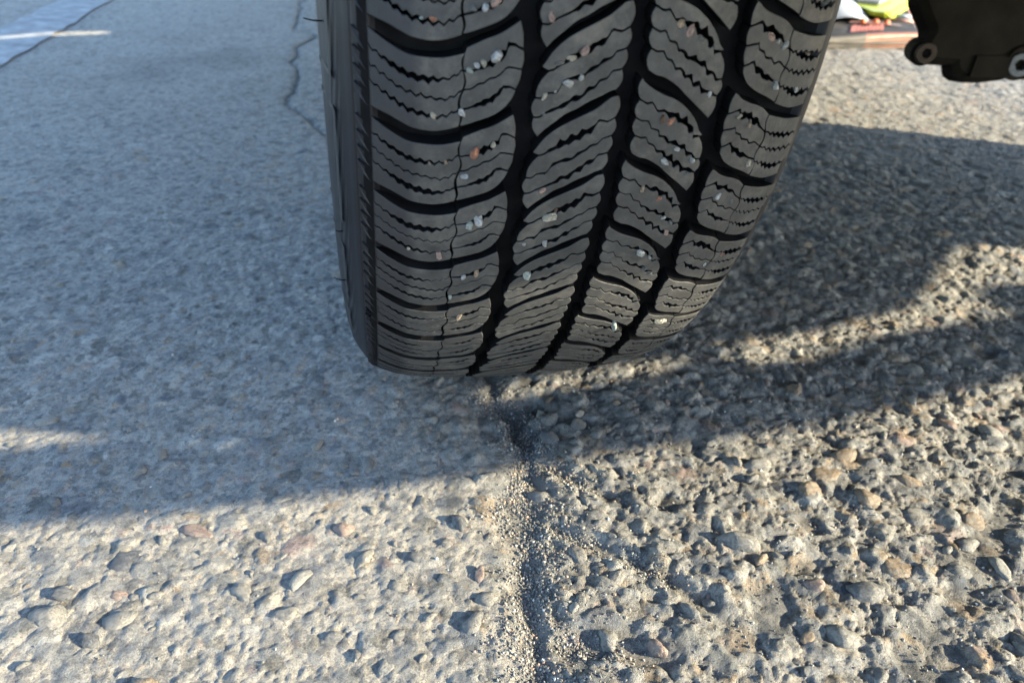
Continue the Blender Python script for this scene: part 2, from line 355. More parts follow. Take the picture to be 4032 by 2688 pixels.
loose(.0100, -.3330, .0042, 1, 2, 'cream pebble lying in the sandy joint near the bottom of the photo', name='pebble', cat='pebble')
loose(.0470, -.3620, .0070, 3, 3, 'brownish orange stone at the bottom edge right of the sandy joint')
loose(.1500, -.3130, .0030, 1, 5, 'small white pebble between brown stained stones at lower right', name='pebble', cat='pebble')

def grains(name, pts, rmin, rmax, mats, parent=None):
    o8 = np.array([(1, 0, 0), (0, 1, 0), (-1, 0, 0), (0, -1, 0), (0, 0, 1), (0, 0, -1)], float)
    f8 = np.array([(0, 1, 4), (1, 2, 4), (2, 3, 4), (3, 0, 4), (1, 0, 5), (2, 1, 5), (3, 2, 5), (0, 3, 5)])
    n = len(pts); r = rmin+(rmax-rmin)*rng.random(n)**2.2
    a = rng.random(n)*6.28; b = rng.random(n)*1.5
    v = o8[None]*(r[:, None, None])*(.65+.7*rng.random((n, 6, 1)))
    ca, sa, cb, sb = np.cos(a)[:, None], np.sin(a)[:, None], np.cos(b)[:, None], np.sin(b)[:, None]
    x = v[..., 0]*ca-v[..., 1]*sa; y = v[..., 0]*sa+v[..., 1]*ca; z = v[..., 2]
    y, z = y*cb-z*sb, y*sb+z*cb
    V = np.stack([x, y, z], -1)+pts[:, None, :]+np.array([0, 0, 1])*(r*.35)[:, None, None]
    F = (f8[None]+6*np.arange(n)[:, None, None]).reshape(-1, 3)
    mi = np.repeat(rng.choice(len(mats), n, p=[.42, .11, .05, .03, .24, .15]), 8)
    return mesh_obj(name, V.reshape(-1, 3), F, parent=parent, mats=mats, mi=mi)
ny = 7500; yv = rng.uniform(-.43, -.12, ny); xv = jointx(yv)+rng.normal(0, .0075, ny)*(.5+1.1*np.abs(np.sin(yv*47+1)+.6*np.sin(yv*113)))+.004*np.sin(yv*60)
px, py = [xv], [yv]
for a, b in BR:
    t = rng.random(380)*.6; px.append(a[0]+t*(b[0]-a[0])+rng.normal(0, .005, 380)); py.append(a[1]+t*(b[1]-a[1])+rng.normal(0, .005, 380))
gx = rng.uniform(-.3, .42, 9000); gy = rng.uniform(-.43, -.05, 9000); keep = rough_mask(gx, gy)*.8+.10 > rng.random(9000); px.append(gx[keep]); py.append(gy[keep])
px = np.concatenate(px); py = np.concatenate(py)
GM = [simple('grit_grey', (.15, .145, .13), .6, nscale=300), simple('grit_pale', (.30, .28, .24), .5, nscale=300), simple('grit_tan', (.42, .28, .19), .6, nscale=300),
      simple('grit_white', (.45, .44, .41), .45, nscale=300), simple('grit_dark', (.08, .08, .085), .6, nscale=300), simple('grit_brown', (.20, .17, .14), .6, nscale=300)]
zz = ground_height(px[None], py[None])[0]
tag(grains('sand', np.stack([px, py, zz], -1), .00032, .00115, GM), 'coarse grey sand and grit filling the joint in the asphalt', 'sand', kind='stuff')

# ------------------------------------------------------------ the tyre
TH0, PITCH, R0 = 1.4877, .10637, .315
def drop(u): return .0022*(np.clip(-u-.066, 0, .022)/.022)**2*np.clip((.1058-np.abs(u))/.012, 0, 1)
def Rc(u): return R0-.009*(np.abs(u)/.09)**3-drop(u)
tyre = tag(empty('tyre', (0, 0, AX)), 'worn black winter tyre with zigzag sipes and pebbles stuck in its tread, standing on asphalt', 'tyre')
def P3(u, v, h):                              # u metres, v in pitches (grows downwards), h metres above the tread surface
    th = TH0-PITCH*v; r = Rc(u)+h
    return np.stack([u+0*th, -r*np.sin(th), -r*np.cos(th)], -1)
# carcass: groove floor, shoulders, sidewalls
half = [(0, R0-.0078), (.03, Rc(.03)-.0078), (.06, Rc(.06)-.0077), (.074, Rc(.074)-.0074), (.080, Rc(.080)-.0062), (.0845, Rc(.0845)-.0036), (.0872, .3064), (.0888, .3056),
        (.0904, .3042), (.0925, .3021), (.0930, .3008), (.0936, .3006), (.0950, .2985), (.0962, .2962), (.0985, .2925), (.1015, .286), (.1043, .275), (.1058, .262), (.1058, .248), (.1035, .233), (.0990, .221), (.0940, .213), (.088, .209)]
prof = [(-a, b-float(drop(-a))) for a, b in half[::-1]]+[(a, b+float(drop(-a))*0) for a, b in half[1:]]
prof = np.array(prof)
# refine profile
pr = []
for a, b in zip(prof[:-1], prof[1:]):
    for k in range(3): pr.append(a+(b-a)*k/3)
pr.append(prof[-1]); prof = np.array(pr)
cl = np.concatenate([[0], np.cumsum(np.hypot(*(prof[1:]-prof[:-1]).T))]); mid = cl[-1]/2
NT = 480; th = np.linspace(0, 2*np.pi, NT+1)[:-1]
V = np.stack([np.repeat(prof[:, 0][None], NT, 0), -prof[:, 1][None]*np.sin(th)[:, None], -prof[:, 1][None]*np.cos(th)[:, None]], -1)
np_ = len(prof); F = gridf(NT, np_); F2 = np.stack([(NT-1)*np_+np.arange(np_-1), (NT-1)*np_+np.arange(1, np_), np.arange(1, np_), np.arange(np_-1)], -1)
F = np.concatenate([F, F2])[:, ::-1]; fc = F.reshape(-1, 4) % np_; um = np.abs(prof[:, 0][fc].mean(1)); rm_ = prof[:, 1][fc].mean(1)
carc = mesh_obj('carcass', V.reshape(-1, 3), F, parent=tyre, smooth=True, mats=[M_side, M_groove], mi=(um < .0845).astype(int))
uvl = carc.data.uv_layers.new(name='uv'); ff = F.ravel(); uu = np.abs(cl[ff % np_]-mid); vv = (ff//np_)/NT*2*np.pi*.3
uvl.data.foreach_set('uv', np.stack([uu, vv], -1).astype(np.float32).ravel())

def resample(pl, n):
    p = np.array(pl, float); q = p*np.array([1, 33.5]); d = np.concatenate([[0], np.cumsum(np.hypot(*(q[1:]-q[:-1]).T))]); t = np.linspace(0, d[-1], n)
    return np.stack([np.interp(t, d, p[:, 0]), np.interp(t, d, p[:, 1])], -1)
def smooth_curve(pl, n):
    """Catmull-Rom through the points"""
    p = np.array(pl, float); p = np.vstack([2*p[0]-p[1], p, 2*p[-1]-p[-2]]); out = []
    for i in range(1, len(p)-2):
        t = np.linspace(0, 1, 8, endpoint=False)[:, None]; a, b, c, d = p[i-1], p[i], p[i+1], p[i+2]
        out.append(.5*((2*b)+(-a+c)*t+(2*a-5*b+4*c-d)*t**2+(-a+3*b-3*c+d)*t**3))
    out.append(p[-2][None]); return resample(np.vstack(out), n)
def zig(c, wl, amp, r, u0=None):
    """saw-tooth a curve; amp in pitches, wl in mm"""
    q = c*np.array([1, 33.5]); d = np.concatenate([[0], np.cumsum(np.hypot(*(q[1:]-q[:-1]).T))]); ph = r.random()
    tri = 2*np.abs(2*((d/wl+ph) % 1)-1)-1; env = np.clip(np.minimum(d, d[-1]-d)/2.5, 0, 1)
    o = c.copy(); o[:, 1] += amp*tri*env; return o
def slab(ca, cb, depth, bulgeL, bulgeR, rows=3):
    """one lug between two curves: bevelled top following the crown, walls down into the groove"""
    n = len(ca); bev = .00022
    ts = [0, 0, None]+[k/(rows+1) for k in range(1, rows+1)]+['e', 1, 1]; hs = [-depth, -bev, 0]+[0]*rows+[0, -bev, -depth]
    hgt = np.maximum(np.abs(cb[:, 1]-ca[:, 1])*33.5, .3)
    wdt = np.hypot(ca[-1, 0]-ca[0, 0], 1); du = min(.25/wdt, .2)
    js = [0, 0, du]+list(np.linspace(0, 1, n)[1:-1])+[1-du, 1, 1]; jh = [-depth, -bev, 0]+[0]*(n-2)+[0, -bev, -depth]
    si = np.array(js)*(n-1); i0 = np.clip(np.floor(si).astype(int), 0, n-2); fr = (si-i0)[:, None]
    A = ca[i0]*(1-fr)+ca[i0+1]*fr; B = cb[i0]*(1-fr)+cb[i0+1]*fr; hg = np.interp(si, np.arange(n), hgt)
    U = []; W = []; Hh = []
    for t, h in zip(ts, hs):
        if t is None: tt = np.minimum(.25/hg, .3)
        elif t == 'e': tt = 1-np.minimum(.25/hg, .3)
        else: tt = np.full(len(hg), float(t))
        p = A*(1-tt[:, None])+B*tt[:, None]; bl = np.sin(np.pi*np.clip(tt, 0, 1))
        wl = np.clip(1-np.array(js)*5, 0, 1); wr = np.clip(np.array(js)*5-4, 0, 1)
        u = p[:, 0]-bulgeL*bl*wl+bulgeR*bl*wr
        U.append(u); W.append(p[:, 1]); Hh.append(np.minimum(np.array(jh), h))
    U = np.array(U); W = np.array(W); Hh = np.array(Hh)
    return U, W, Hh
AZ = [(-53.2, -.02), (-54.6, .19), (-53.6, .28), (-54.6, .41), (-53.2, .47), (-55.1, .62), (-54.2, .70), (-55.2, .865)]
def az(v): return np.interp(v, [p[1] for p in AZ], [p[0] for p in AZ])
COLS = {
 'A': dict(n=44, crv=[
   ('s', [(-90.2, -.19), (-86.5, -.12), (-81.5, -.02), (-76, .07), (-72, .105), (-65, .115), (-60, .10), (-53.9, .05)]),
   ('z', [(-90.2, -.01), (-81.5, .18), (-74, .31), (-67.5, .345), (-61.5, .34), (-57, .29), (-54.6, .225)], .05, .70, .30, 1.15),
   ('z', [(-90.2, .18), (-81.5, .37), (-75, .49), (-68, .54), (-61, .56), (-56.5, .50), (-54.3, .44)], .04, .09, .20, .10),
   ('z', [(-90.2, .37), (-81.5, .56), (-74, .70), (-67.5, .75), (-61.5, .76), (-55.6, .68)], .05, .62, .35, 1.0),
   ('s', [(-90.2, .665), (-86.5, .74), (-81, .80), (-76, .87), (-72, .92), (-65, .94), (-59.5, .91), (-55.4, .865)])], wl=3.6, amp=.020, bl=.0, br=.0),
 'B_': dict(n=30, crv=[
   ('s', [(-53.0, -.01), (-47, -.10), (-41.5, -.17), (-35.0, -.30)]),
   ('p', [(-54.0, .24), (-50.5, .225), (-48.6, .20), (-46.2, .16), (-43.5, .12), (-41.2, .065), (-39.5, .03), (-38.8, -.06), (-37, -.065), (-33.4, -.02)], .10, 1.0, .45, 1.0),
   ('p', [(-53.6, .44), (-51.0, .42), (-49, .37), (-47, .36), (-44.8, .30), (-42.5, .29), (-40, .22), (-38.5, .17), (-33.4, .19)], .05, .05, .2, .1),
   ('p', [(-54.6, .665), (-51.5, .64), (-48.8, .60), (-46, .57), (-42.9, .52), (-41.2, .46), (-39.6, .39), (-37.5, .385), (-35.0, .41)], .10, .80, .45, .9),
   ('s', [(-54.7, .845), (-53, .84), (-44.5, .74), (-40.5, .67), (-38.2, .60)])], wl=3, amp=0, bl=0, br=.5),
 'C': dict(n=34, crv=[
   ('s', [(-25.2, .13), (-22.5, 0), (-18.5, -.12), (-14.5, -.20), (-9, -.29), (-3.5, -.38), (0, -.47), (2.0, -.52), (4.6, -.54)]),
   ('p', [(-23.4, .20), (-21.5, .185), (-19.5, .13), (-17.2, .10), (-16, .05), (-13.2, .03), (-11.5, -.02), (-9, -.035), (-6.5, -.10), (-3.5, -.13), (-1.5, -.25), (2, -.23), (4.7, -.28)], .12, 1.05, .55, .95),
   ('p', [(-27.2, .50), (-25, .505), (-23, .44), (-19.5, .44), (-17.5, .32), (-14, .27), (-10, .25), (-8, .18), (-5, .13), (-3, .07), (-.5, .05), (1, -.02), (4.6, -.06)], .08, .62, .45, .9),
   ('p', [(-27.2, .725), (-25, .72), (-22, .66), (-19, .62), (-15, .56), (-13, .50), (-10, .49), (-7.5, .39), (-5, .37), (-4, .30), (-1, .27), (.5, .19), (4.2, .16)], .10, .75, .5, .95),
   ('s', [(-24.9, .955), (-22.5, .875), (-18.5, .77), (-15, .68), (-11, .62), (-7, .54), (-2, .465), (0.5, .42), (3.4, .385)])], wl=3, amp=0, bl=1.3, br=1.3),
 'D': dict(n=40, crv=[
   ('s', [(12.8, -.74), (14, -.70), (18, -.62), (22.5, -.56), (28.5, -.49), (33.5, -.39), (37, -.29), (39.5, -.19), (41.6, -.07)]),
   ('p', [(13.3, -.50), (16.5, -.45), (18.5, -.47), (21.5, -.36), (24.5, -.37), (26.5, -.31), (29.5, -.32), (31.5, -.245), (34.5, -.245), (36, -.15), (38.2, -.13), (38.5, -.03), (41.6, -.055)], .12, 1.05, .5, 1.0),
   ('p', [(13.3, -.28), (16, -.24), (18.5, -.25), (20.5, -.15), (23.5, -.13), (24.5, -.05), (26.5, -.05), (29.0, .03), (32, .03), (34, .09), (36.5, .09), (38, .19), (40.5, .19), (42.5, .27), (44.6, .26)], .05, .62, .6, 1.0),
   ('p', [(14.3, -.06), (17, -.03), (19, -.04), (21, .05), (23, .06), (25, .15), (27.5, .15), (29.5, .24), (32, .23), (33.5, .33), (36, .31), (37.5, .40), (40.5, .41), (44.4, .46)], .06, .75, .6, 1.0),
   ('s', [(14.6, .17), (18, .225), (21.5, .25), (27.5, .35), (32, .46), (38.5, .61), (43.4, .73)])], wl=3, amp=0, bl=1.3, br=1.3),
 'E': dict(n=30, crv=[
   ('s', [(52.6, -.57), (53.8, -.55), (56.5, -.49), (60.5, -.44), (64, -.41), (67.5, -.36), (70.8, -.28)]),
   ('p', [(51.7, -.31), (56.5, -.36), (58, -.28), (62, -.28), (64, -.21), (66.5, -.20), (68.2, -.13), (71.4, -.06)], .10, 1.0, .5, .8),
   ('p', [(52.0, -.10), (57, -.13), (58, -.06), (60.5, -.03), (61.5, .03), (64.5, .04), (66, .10), (68.5, .08), (71.6, .15)], .05, .10, .5, .6),
   ('p', [(53.2, .12), (57, .07), (58.5, .16), (61, .18), (63, .25), (65.5, .26), (67.5, .30), (71.2, .335)], .10, .9, .4, .7),
   ('s', [(55.3, .28), (57, .335), (61.5, .42), (67.5, .50), (71.6, .565)])], wl=3, amp=0, bl=.7, br=.15),
 'F': dict(n=30, crv=[
   ('s', [(71.3, -.27), (76, -.23), (80.5, -.20), (85, -.195), (90.2, -.205)]),
   ('z', [(72.2, -.05), (75.5, -.01), (80, .02), (84, .03), (90.2, -.01)], .10, .8, .5, 1.0),
   ('z', [(72.1, .16), (75.5, .20), (79, .225), (84, .22), (90.2, .19)], .06, .2, .4, .5),
   ('z', [(71.7, .37), (75.5, .41), (80, .47), (84, .47), (90.2, .41)], .10, .7, .5, 1.0),
   ('s', [(72.2, .585), (76, .63), (80, .66), (84, .655), (90.2, .62)])], wl=2.6, amp=.024, bl=.2, br=.0)}
ZSHIFT = {'A': 0, 'B_': 0, 'C': 0, 'D': 0, 'E': 0, 'F': 0}
def lug(col, k, detail=True, seed=0):
    r = np.random.default_rng(1000+seed*17+ord(col[0])); d = COLS[col]; n = d['n'] if detail else 9; cur = []
    for c in d['crv']:
        if c[0] == 's': q = smooth_curve(c[1], n); g = np.zeros(n)
        else:
            q = resample(c[1], n) if c[0] == 'p' else zig(smooth_curve(c[1], n), d['wl'], d['amp'], r)
            t = np.linspace(0, 1, n); mn, mx, wide, mod = c[2:6]
            cen = .5+r.uniform(-.08, .08) if col != 'D' else .68
            env = np.exp(-((t-cen)/(.22+.12*wide))**4); ph = r.random()
            dia = 1-.75*mod*np.abs(np.sin(np.pi*(t*(n/4.6)+ph)))**1.5 if c[0] == 'p' else 1-.35*np.abs(np.sin(np.pi*(t*9+ph)))
            g = (mn+.46*(1+.16*max(0, k-3))+(mx*2.9*r.uniform(.55, 1.2)-mn)*env*dia).clip(.16)
            q = q+np.stack([r.normal(0, .05, n), r.normal(0, .0022, n)], -1)
        cur.append((q, g))
    if not detail: cur = [cur[0], cur[-1]]
    V = []; F = []; o = 0; MI = []
    for si_, ((a, ga), (b, gb)) in enumerate(zip(cur[:-1], cur[1:])):
        jag = .75*(1 if si_ % 2 else -1)
        bL, bR = d['bl'], d['br']
        if col in 'AE': bR += jag
        if col in ('B_', 'F'): bL -= jag
        a = a.copy(); b = b.copy(); a[:, 1] += ga/33.5*.62; b[:, 1] -= gb/33.5*.62
        b[:, 1] = np.maximum(b[:, 1], a[:, 1]+.02)
        U, W, H = slab(a, b, .0084, bL, bR, 3 if detail else 1)
        H = H+(.00012*r.normal()+.00002*r.normal(size=H.shape))*(H > -.001)
        # outer lugs fall away into the shoulder
        H = H-.0017*(np.clip(np.abs(U)-85.3, 0, 5)/4.9)**2
        V.append(P3(U/1000, W+k, H).reshape(-1, 3)); f = gridf(*U.shape)
        hm = H.reshape(-1)[f].min(1); MI.append((hm < -.002).astype(int))
        F.append(f+o); o += U.size
    return np.vstack(V), np.vstack(F)[:, ::-1], np.concatenate(MI)
KV = range(-3, 13)
NAMES = {}
for k in KV:
    for c in COLS:
        v, f, mi = lug(c, k+ZSHIFT[c], True, k+5)
        mesh_obj('tread_block', v, f, parent=tyre, mats=[M_worn, M_groove], mi=mi)
V = []; F = []; MI = []; o = 0
for c in COLS:
    v, f, mi = lug(c, 0, False)
    for k in range(13, 56):
        a = -PITCH*k; ca, sa = math.cos(a), math.sin(a)   # rotate about the axle
        w_ = v.copy(); y, z = v[:, 1], v[:, 2]; th_ = np.arctan2(-y, -z)+a; rr = np.hypot(y, z); w_[:, 1] = -rr*np.sin(th_); w_[:, 2] = -rr*np.cos(th_)
        V.append(w_); F.append(f+o); MI.append(mi); o += len(v)
tag(mesh_obj('tread_blocks_behind', np.vstack(V), np.vstack(F), parent=tyre, mats=[M_worn, M_groove], mi=np.concatenate(MI)), kind='stuff')
# saw-tooth serrations on the left shoulder, between each pair of lateral grooves
def shoulder_surface(s, v, h):                # s from 0 (tread side) to 1 (sidewall rib)
    u = -np.interp(s, [0, .35, 1], [.0872, .0892, .0926]); r = np.interp(s, [0, .35, 1], [.3066, .3056, .3022])-drop(u)
    th = TH0-PITCH*v; u = u-h*.75; r = r+h*.65
    return np.stack([u, -r*np.sin(th), -r*np.cos(th)], -1)
V = []; F = []; o = 0
for k in KV:
    for t in range(4):
        v0 = k-.10+t*.205; 
        # a raised tooth with a slanted lower edge
        q = [(0.05, v0+.10), (.95, v0-.02), (.95, v0+.11), (.45, v0+.155), (.05, v0+.245)]
        for h in (-.0004, .0010):
            for s_, v_ in q: V.append(shoulder_surface(np.array(s_), np.array(v_), h if h < 0 else (.00025 if s_ < .1 else .0009)))
        F.append([o+5+i for i in range(5)]); F += [[o+i, o+(i+1) % 5, o+5+(i+1) % 5, o+5+i] for i in range(5)]; o += 10
mesh_obj('shoulder_serration', V, F, M_side, tyre)
vv_ = np.linspace(KV[0], KV[-1]+1, 500)
V = np.concatenate([shoulder_surface(np.full(500, .0), vv_, .0003), shoulder_surface(np.full(500, .3), vv_, .0003), shoulder_surface(np.full(500, .62), vv_, .0003)])
mesh_obj('serration_channel', V, gridf(3, 500), M_groove, tyre, True)
# snowflake moulded on the shoulder
V = []; F = []; o = 0
def bar(c, a, L, wd):
    global o
    for h in (0, .0012):
        for l_, w_ in ((0, -wd), (L, -wd), (L, wd), (0, wd)):
            ds = (l_*math.cos(a)-w_*math.sin(a)); dv = (l_*math.sin(a)+w_*math.cos(a))
            V.append(shoulder_surface(np.array(c[0]+ds/.0064), np.array(c[1]+dv/.0335), h+.0006))
    F.extend([[o+4, o+5, o+6, o+7]]+[[o+i, o+(i+1) % 4, o+4+(i+1) % 4, o+4+i] for i in range(4)]); o += 8
for cc in ((.55, 4.52), (.62, 4.64)):
    for q in range(6): bar(cc, q*math.pi/3+.3, .0016, .00022)
mesh_obj('snowflake_symbol', V, F, M_groove, tyre)
# vent hairs
def hair(u, r, th, L, droop=.0):
    pts = [Vector((u-L*t, -(r)*math.sin(th)-.0008*math.sin(3*t), -(r)*math.cos(th)+droop*t*t*L)) for t in np.linspace(0, 1, 6)]
    bm = bmesh.new(); rings = []
    for i, p in enumerate(pts):
        rad = .00036*(1-.35*i/5); rings.append([bm.verts.new(p+Vector((0, rad*math.cos(a), rad*math.sin(a)))) for a in (0, 1.57, 3.14, 4.71)])
    for a, b in zip(rings[:-1], rings[1:]):
        for i in range(4): bm.faces.new((a[i], a[(i+1) % 4], b[(i+1) % 4], b[i]))
    bm_obj('rubber_hair', bm, M_groove, tyre, True)
hair(-.1030, .2800, 1.486, .0070, .12); hair(-.1012, .2865, 1.020, .0062, .25); hair(-.1012, .2865, 1.155, .0030, .1)
# raised outline lettering frames low on the sidewall
V = []; F = []; o = 0
def sw(u_r, th):
    r = u_r; uu_ = np.interp(r, [.233, .248, .262, .275, .286, .2925], [-.1035, -.1058, -.1058, -.1043, -.1015, -.0985]); return r, uu_
for (t0, t1, r0, r1) in ((1.42, 1.62, .268, .288), (1.18, 1.38, .266, .289), (.96, 1.12, .268, .288), (.80, .90, .272, .288), (1.68, 1.86, .268, .288)):
    for (ra, rb, ta, tb) in ((r0, r0+.002, t0, t1), (r1-.002, r1, t0, t1), (r0, r1, t0, t0+.008), (r0, r1, t1-.008, t1)):
        n_ = 14; g = []
        for i in range(n_):
            t = ta+(tb-ta)*i/(n_-1)
            for rr in (ra, rb):
                r, u_ = sw(rr, t); V.append((u_-.0007, -r*math.sin(t), -r*math.cos(t)))
        F += [[o+2*i, o+2*i+1, o+2*i+3, o+2*i+2] for i in range(n_-1)]; o += 2*n_
mesh_obj('sidewall_moulding', V, F, M_worn, tyre)
# alloy rim inside
rp = np.array([(-.088, .214), (-.090, .216), (-.092, .212), (-.088, .205), (-.075, .198), (-.06, .19), (-.055, .08), (-.06, .03), (-.06, .0)])
NR = 96; th = np.linspace(0, 2*np.pi, NR+1)
V = np.stack([np.repeat(rp[:, 0][None], NR+1, 0), -rp[:, 1][None]*np.sin(th)[:, None], -rp[:, 1][None]*np.cos(th)[:, None]], -1)
mesh_obj('wheel_rim', V.reshape(-1, 3), gridf(NR+1, len(rp)), M_alloy, tyre, True)

# ------------------------------------------------------------ pebbles held in the sipes (u mm, theta, size mm, colour)
PEB = [(-52.0, 1.531, 2.75, 'g'), (-47.5, 1.533, 3.06, 'w'), (-44.0, 1.539, 3.37, 'p'), (-69.0, 1.517, 1.22, 'n'), (-65.0, 1.517, 2.43, 'o'), (-52.0, 1.464, 2.48, 'n'), (-49.5, 1.47, 2.48, 'w'), (-47.0, 1.473, 2.79, 'c'), (-43.0, 1.48, 4.66, 'w'), (-64.5, 1.408, 2.53, 'c'), (-54.0, 1.414, 3.48, 'w'), (-24.5, 1.526, 3.42, 'p'), (-19.5, 1.476, 2.85, 'g'), (-15.5, 1.482, 2.53, 'c'), (-11.0, 1.49, 4.12, 'p'), (-15.5, 1.453, 4.79, 'w'), (-11.0, 1.459, 1.92, 'w'), (-24.0, 1.437, 2.55, 'c'), (-20.0, 1.443, 1.28, 'w'), (-23.5, 1.415, 1.61, 'g'), (23.5, 1.523, 3.14, 't'), (27.5, 1.515, 3.95, 'p'), (32.5, 1.506, 2.39, 'g'), (41.5, 1.441, 2.46, 'w'), (24.0, 1.411, 2.84, 'b'), (27.5, 1.407, 3.67, 'o'), (33.5, 1.368, 2.5, 'w'), (61.5, 1.509, 3.46, 'p'), (65.5, 1.503, 1.74, 'w'), (69.0, 1.499, 2.8, 'w'), (81.0, 1.487, 1.79, 't'), (70.0, 1.45, 2.84, 'w'), (80.5, 1.442, 2.17, 'w'), (57.5, 1.411, 2.47, 'c'), (63.0, 1.4, 3.21, 't'), (83.0, 1.55, 3.55, 'g'), (-15.0, 1.343, 1.41, 'g'), (-19.5, 1.31, 3.81, 'p'), (-15.0, 1.266, 4.41, 'c'), (-12.5, 1.277, 1.71, 'b'), (-24.0, 1.217, 2.01, 'w'), (-14.5, 1.218, 3.03, 'w'), (-19.5, 1.151, 4.2, 'n'), (29.0, 1.351, 3.42, 'w'), (41.5, 1.351, 2.97, 'w'), (41.0, 1.332, 2.25, 'g'), (23.0, 1.31, 2.47, 't'), (31.5, 1.294, 2.52, 'o'), (36.5, 1.259, 2.06, 'w'), (41.0, 1.25, 1.82, 'g'), (40.5, 1.23, 2.63, 'p'), (32.0, 1.19, 3.74, 'w'), (37.0, 1.181, 2.7, 'w'), (36.5, 1.155, 2.19, 'g'), (40.5, 1.143, 2.22, 'g'), (60.0, 1.291, 2.87, 'w'), (68.0, 1.278, 2.12, 'g'), (69.0, 1.341, 3.09, 'c'), (76.5, 1.165, 1.71, 'o'), (69.0, 1.149, 2.27, 'w'), (36.0, 0.99, 3.65, 'n'), (63.0, 0.98, 5.01, 'c'), (-48.5, 1.361, 4.09, 'o'), (-41.5, 1.374, 3.18, 'c'), (-65.5, 1.344, 1.37, 't'), (-59.5, 1.347, 1.6, 't'), (-52.0, 1.329, 2.77, 'w'), (-48.5, 1.25, 3.88, 'n'), (-45.0, 1.259, 3.86, 'w'), (-60.0, 1.191, 3.01, 'p'), (-73.0, 1.198, 1.99, 'c'), (-43.0, 1.156, 3.1, 't'), (-48.5, 1.146, 2.6, 'w'), (-53.5, 1.096, 2.69, 'n'), (-48.0, 1.04, 3.92, 't')]
PC = {'g': ('grey', (.16, .165, .165)), 'w': ('white', (.50, .51, .51)), 'p': ('pinkish', (.45, .31, .26)), 'n': ('pale greenish', (.40, .45, .42)),
      'o': ('orange', (.42, .20, .13)), 'c': ('cream', (.48, .44, .35)), 't': ('tan', (.38, .29, .21)), 'b': ('brown', (.13, .08, .055))}
PM = {k: simple(v[0].replace(' ', '_')+'_pebble', tuple(q*1.0 for q in v[1]), .65, spec=.4, nscale=1.3, var=.5, bump=.8, bdist=.05) for k, v in PC.items()}
ROWN = {'A': 'left shoulder row', 'B_': 'second row from the left', 'C': 'left centre row', 'D': 'right centre row', 'E': 'fifth row from the left', 'F': 'right edge row'}
LEVEL = {-1: 'top', 0: 'second', 1: 'third', 2: 'fourth', 3: 'fifth', 4: 'sixth', 5: 'seventh', 6: 'eighth'}
pprot = {}
for i in range(5): pprot[i] = rock_proto(200+i, 2, .8); pprot[i].polygons.foreach_set('use_smooth', np.full(len(pprot[i].polygons), False))
items = {}
for (u, t, d, c) in PEB:
    v = (TH0-t)/PITCH
    col = 'A' if u < az(v % 1) else 'B_' if u < -30 else 'C' if u < 8 else 'D' if u < 48 else 'E' if u < 71.3 else 'F'
    off = {'A': -.1+.08*(-54-u)/30*-1 if u < -54 else 0, 'B_': -.15, 'C': .13-.65*(u+25)/30, 'D': -.74+.6*(u-13)/30, 'E': -.55+.2*(u-52)/20, 'F': -.24}[col]
    row = int(math.floor(v-off)); items.setdefault((col, row, c), []).append((u, t, d))
cntrow = {}
for (col, row, c), l in sorted(items.items()):
    l.sort(); ptops = sorted({r for (cc, r, _) in items if cc == col}); lev = row-min(ptops)
    for i, (u, t, d) in enumerate(l):
        key = 'pm_%s_%d' % (c, i % 5)
        pk = (c, (i+row) % 5)
        if pk not in cntrow: m = pprot[pk[1]].copy(); m.materials.clear(); m.materials.append(PM[c]); cntrow[pk] = m
        o = link(bpy.data.objects.new('pebble', cntrow[pk]))
        uu_ = u/1000; r = float(Rc(uu_))-.0001; o.location = (uu_, -r*math.sin(t), AX-r*math.cos(t))
        s_ = d/2000*1.3*random.uniform(.8, 1.05); o.scale = (s_*random.uniform(1.0, 1.4), s_, s_*random.uniform(.75, 1.1)); o.rotation_euler = (random.uniform(0, 6), random.uniform(0, 6), random.uniform(0, 6))
        pos = '' if len(l) == 1 else (' leftmost ' if i == 0 else ' rightmost ' if i == len(l)-1 else ' middle ')
        ordn = ['topmost', 'second', 'third', 'fourth', 'fifth', 'sixth', 'seventh', 'eighth', 'ninth'][min(max(lev, 0), 8)]
        size = 'large' if d > 3.6 else 'small' if d < 2.1 else ''
        lab = ' '.join(f"{pos} {size} {PC[c][0]} pebble in the {ordn} block, {ROWN[col]}".split())
        tag(o, lab, 'pebble', 'pebbles stuck in the tyre tread')

# ------------------------------------------------------------ dark housing under the car, upper right
hs = tag(empty('axle_housing', (.70, .34, .135)), 'dark oily cast housing with two bolts hanging under the car at the upper right corner', 'car part')
OUT = [(.560, .46), (.566, .33), (.573, .255), (.583, .226), (.597, .210), (.608, .198), (.611, .190), (.608, .180), (.600, .168), (.612, .160), (.628, .1575), (.659, .1565), (.6615, .150),
       (.667, .1425), (.678, .1375), (.695, .1355), (.72, .1352), (.742, .1375), (.757, .1425), (.775, .1405), (.81, .141), (.90, .150), (.96, .20), (.98, .46)]
bm = bmesh.new(); y0, y1 = .30, .40
def ring(y, sc, dx=0):
    cx, cz_ = .77, .34
    return [bm.verts.new((cx+(x-cx)*sc+dx-.70, y-.34, cz_+(z-cz_)*sc-.135)) for x, z in OUT]
r00 = ring(y0-.006, .93); r0 = ring(y0, .975); r1 = ring(y0+.014, 1.0); r2 = ring(y1, .98, .10)
for a, b in ((r00, r0), (r0, r1), (r1, r2)):
    for i in range(len(a)): bm.faces.new((a[i], a[(i+1) % len(a)], b[(i+1) % len(a)], b[i]))
bm.faces.new(r00[::-1]); bm.faces.new(r2); bmesh.ops.recalc_face_normals(bm, faces=bm.faces)
bmesh.ops.triangulate(bm, faces=[f for f in bm.faces if len(f.verts) > 4])
bm_obj('casting', bm, M_dark, hs)
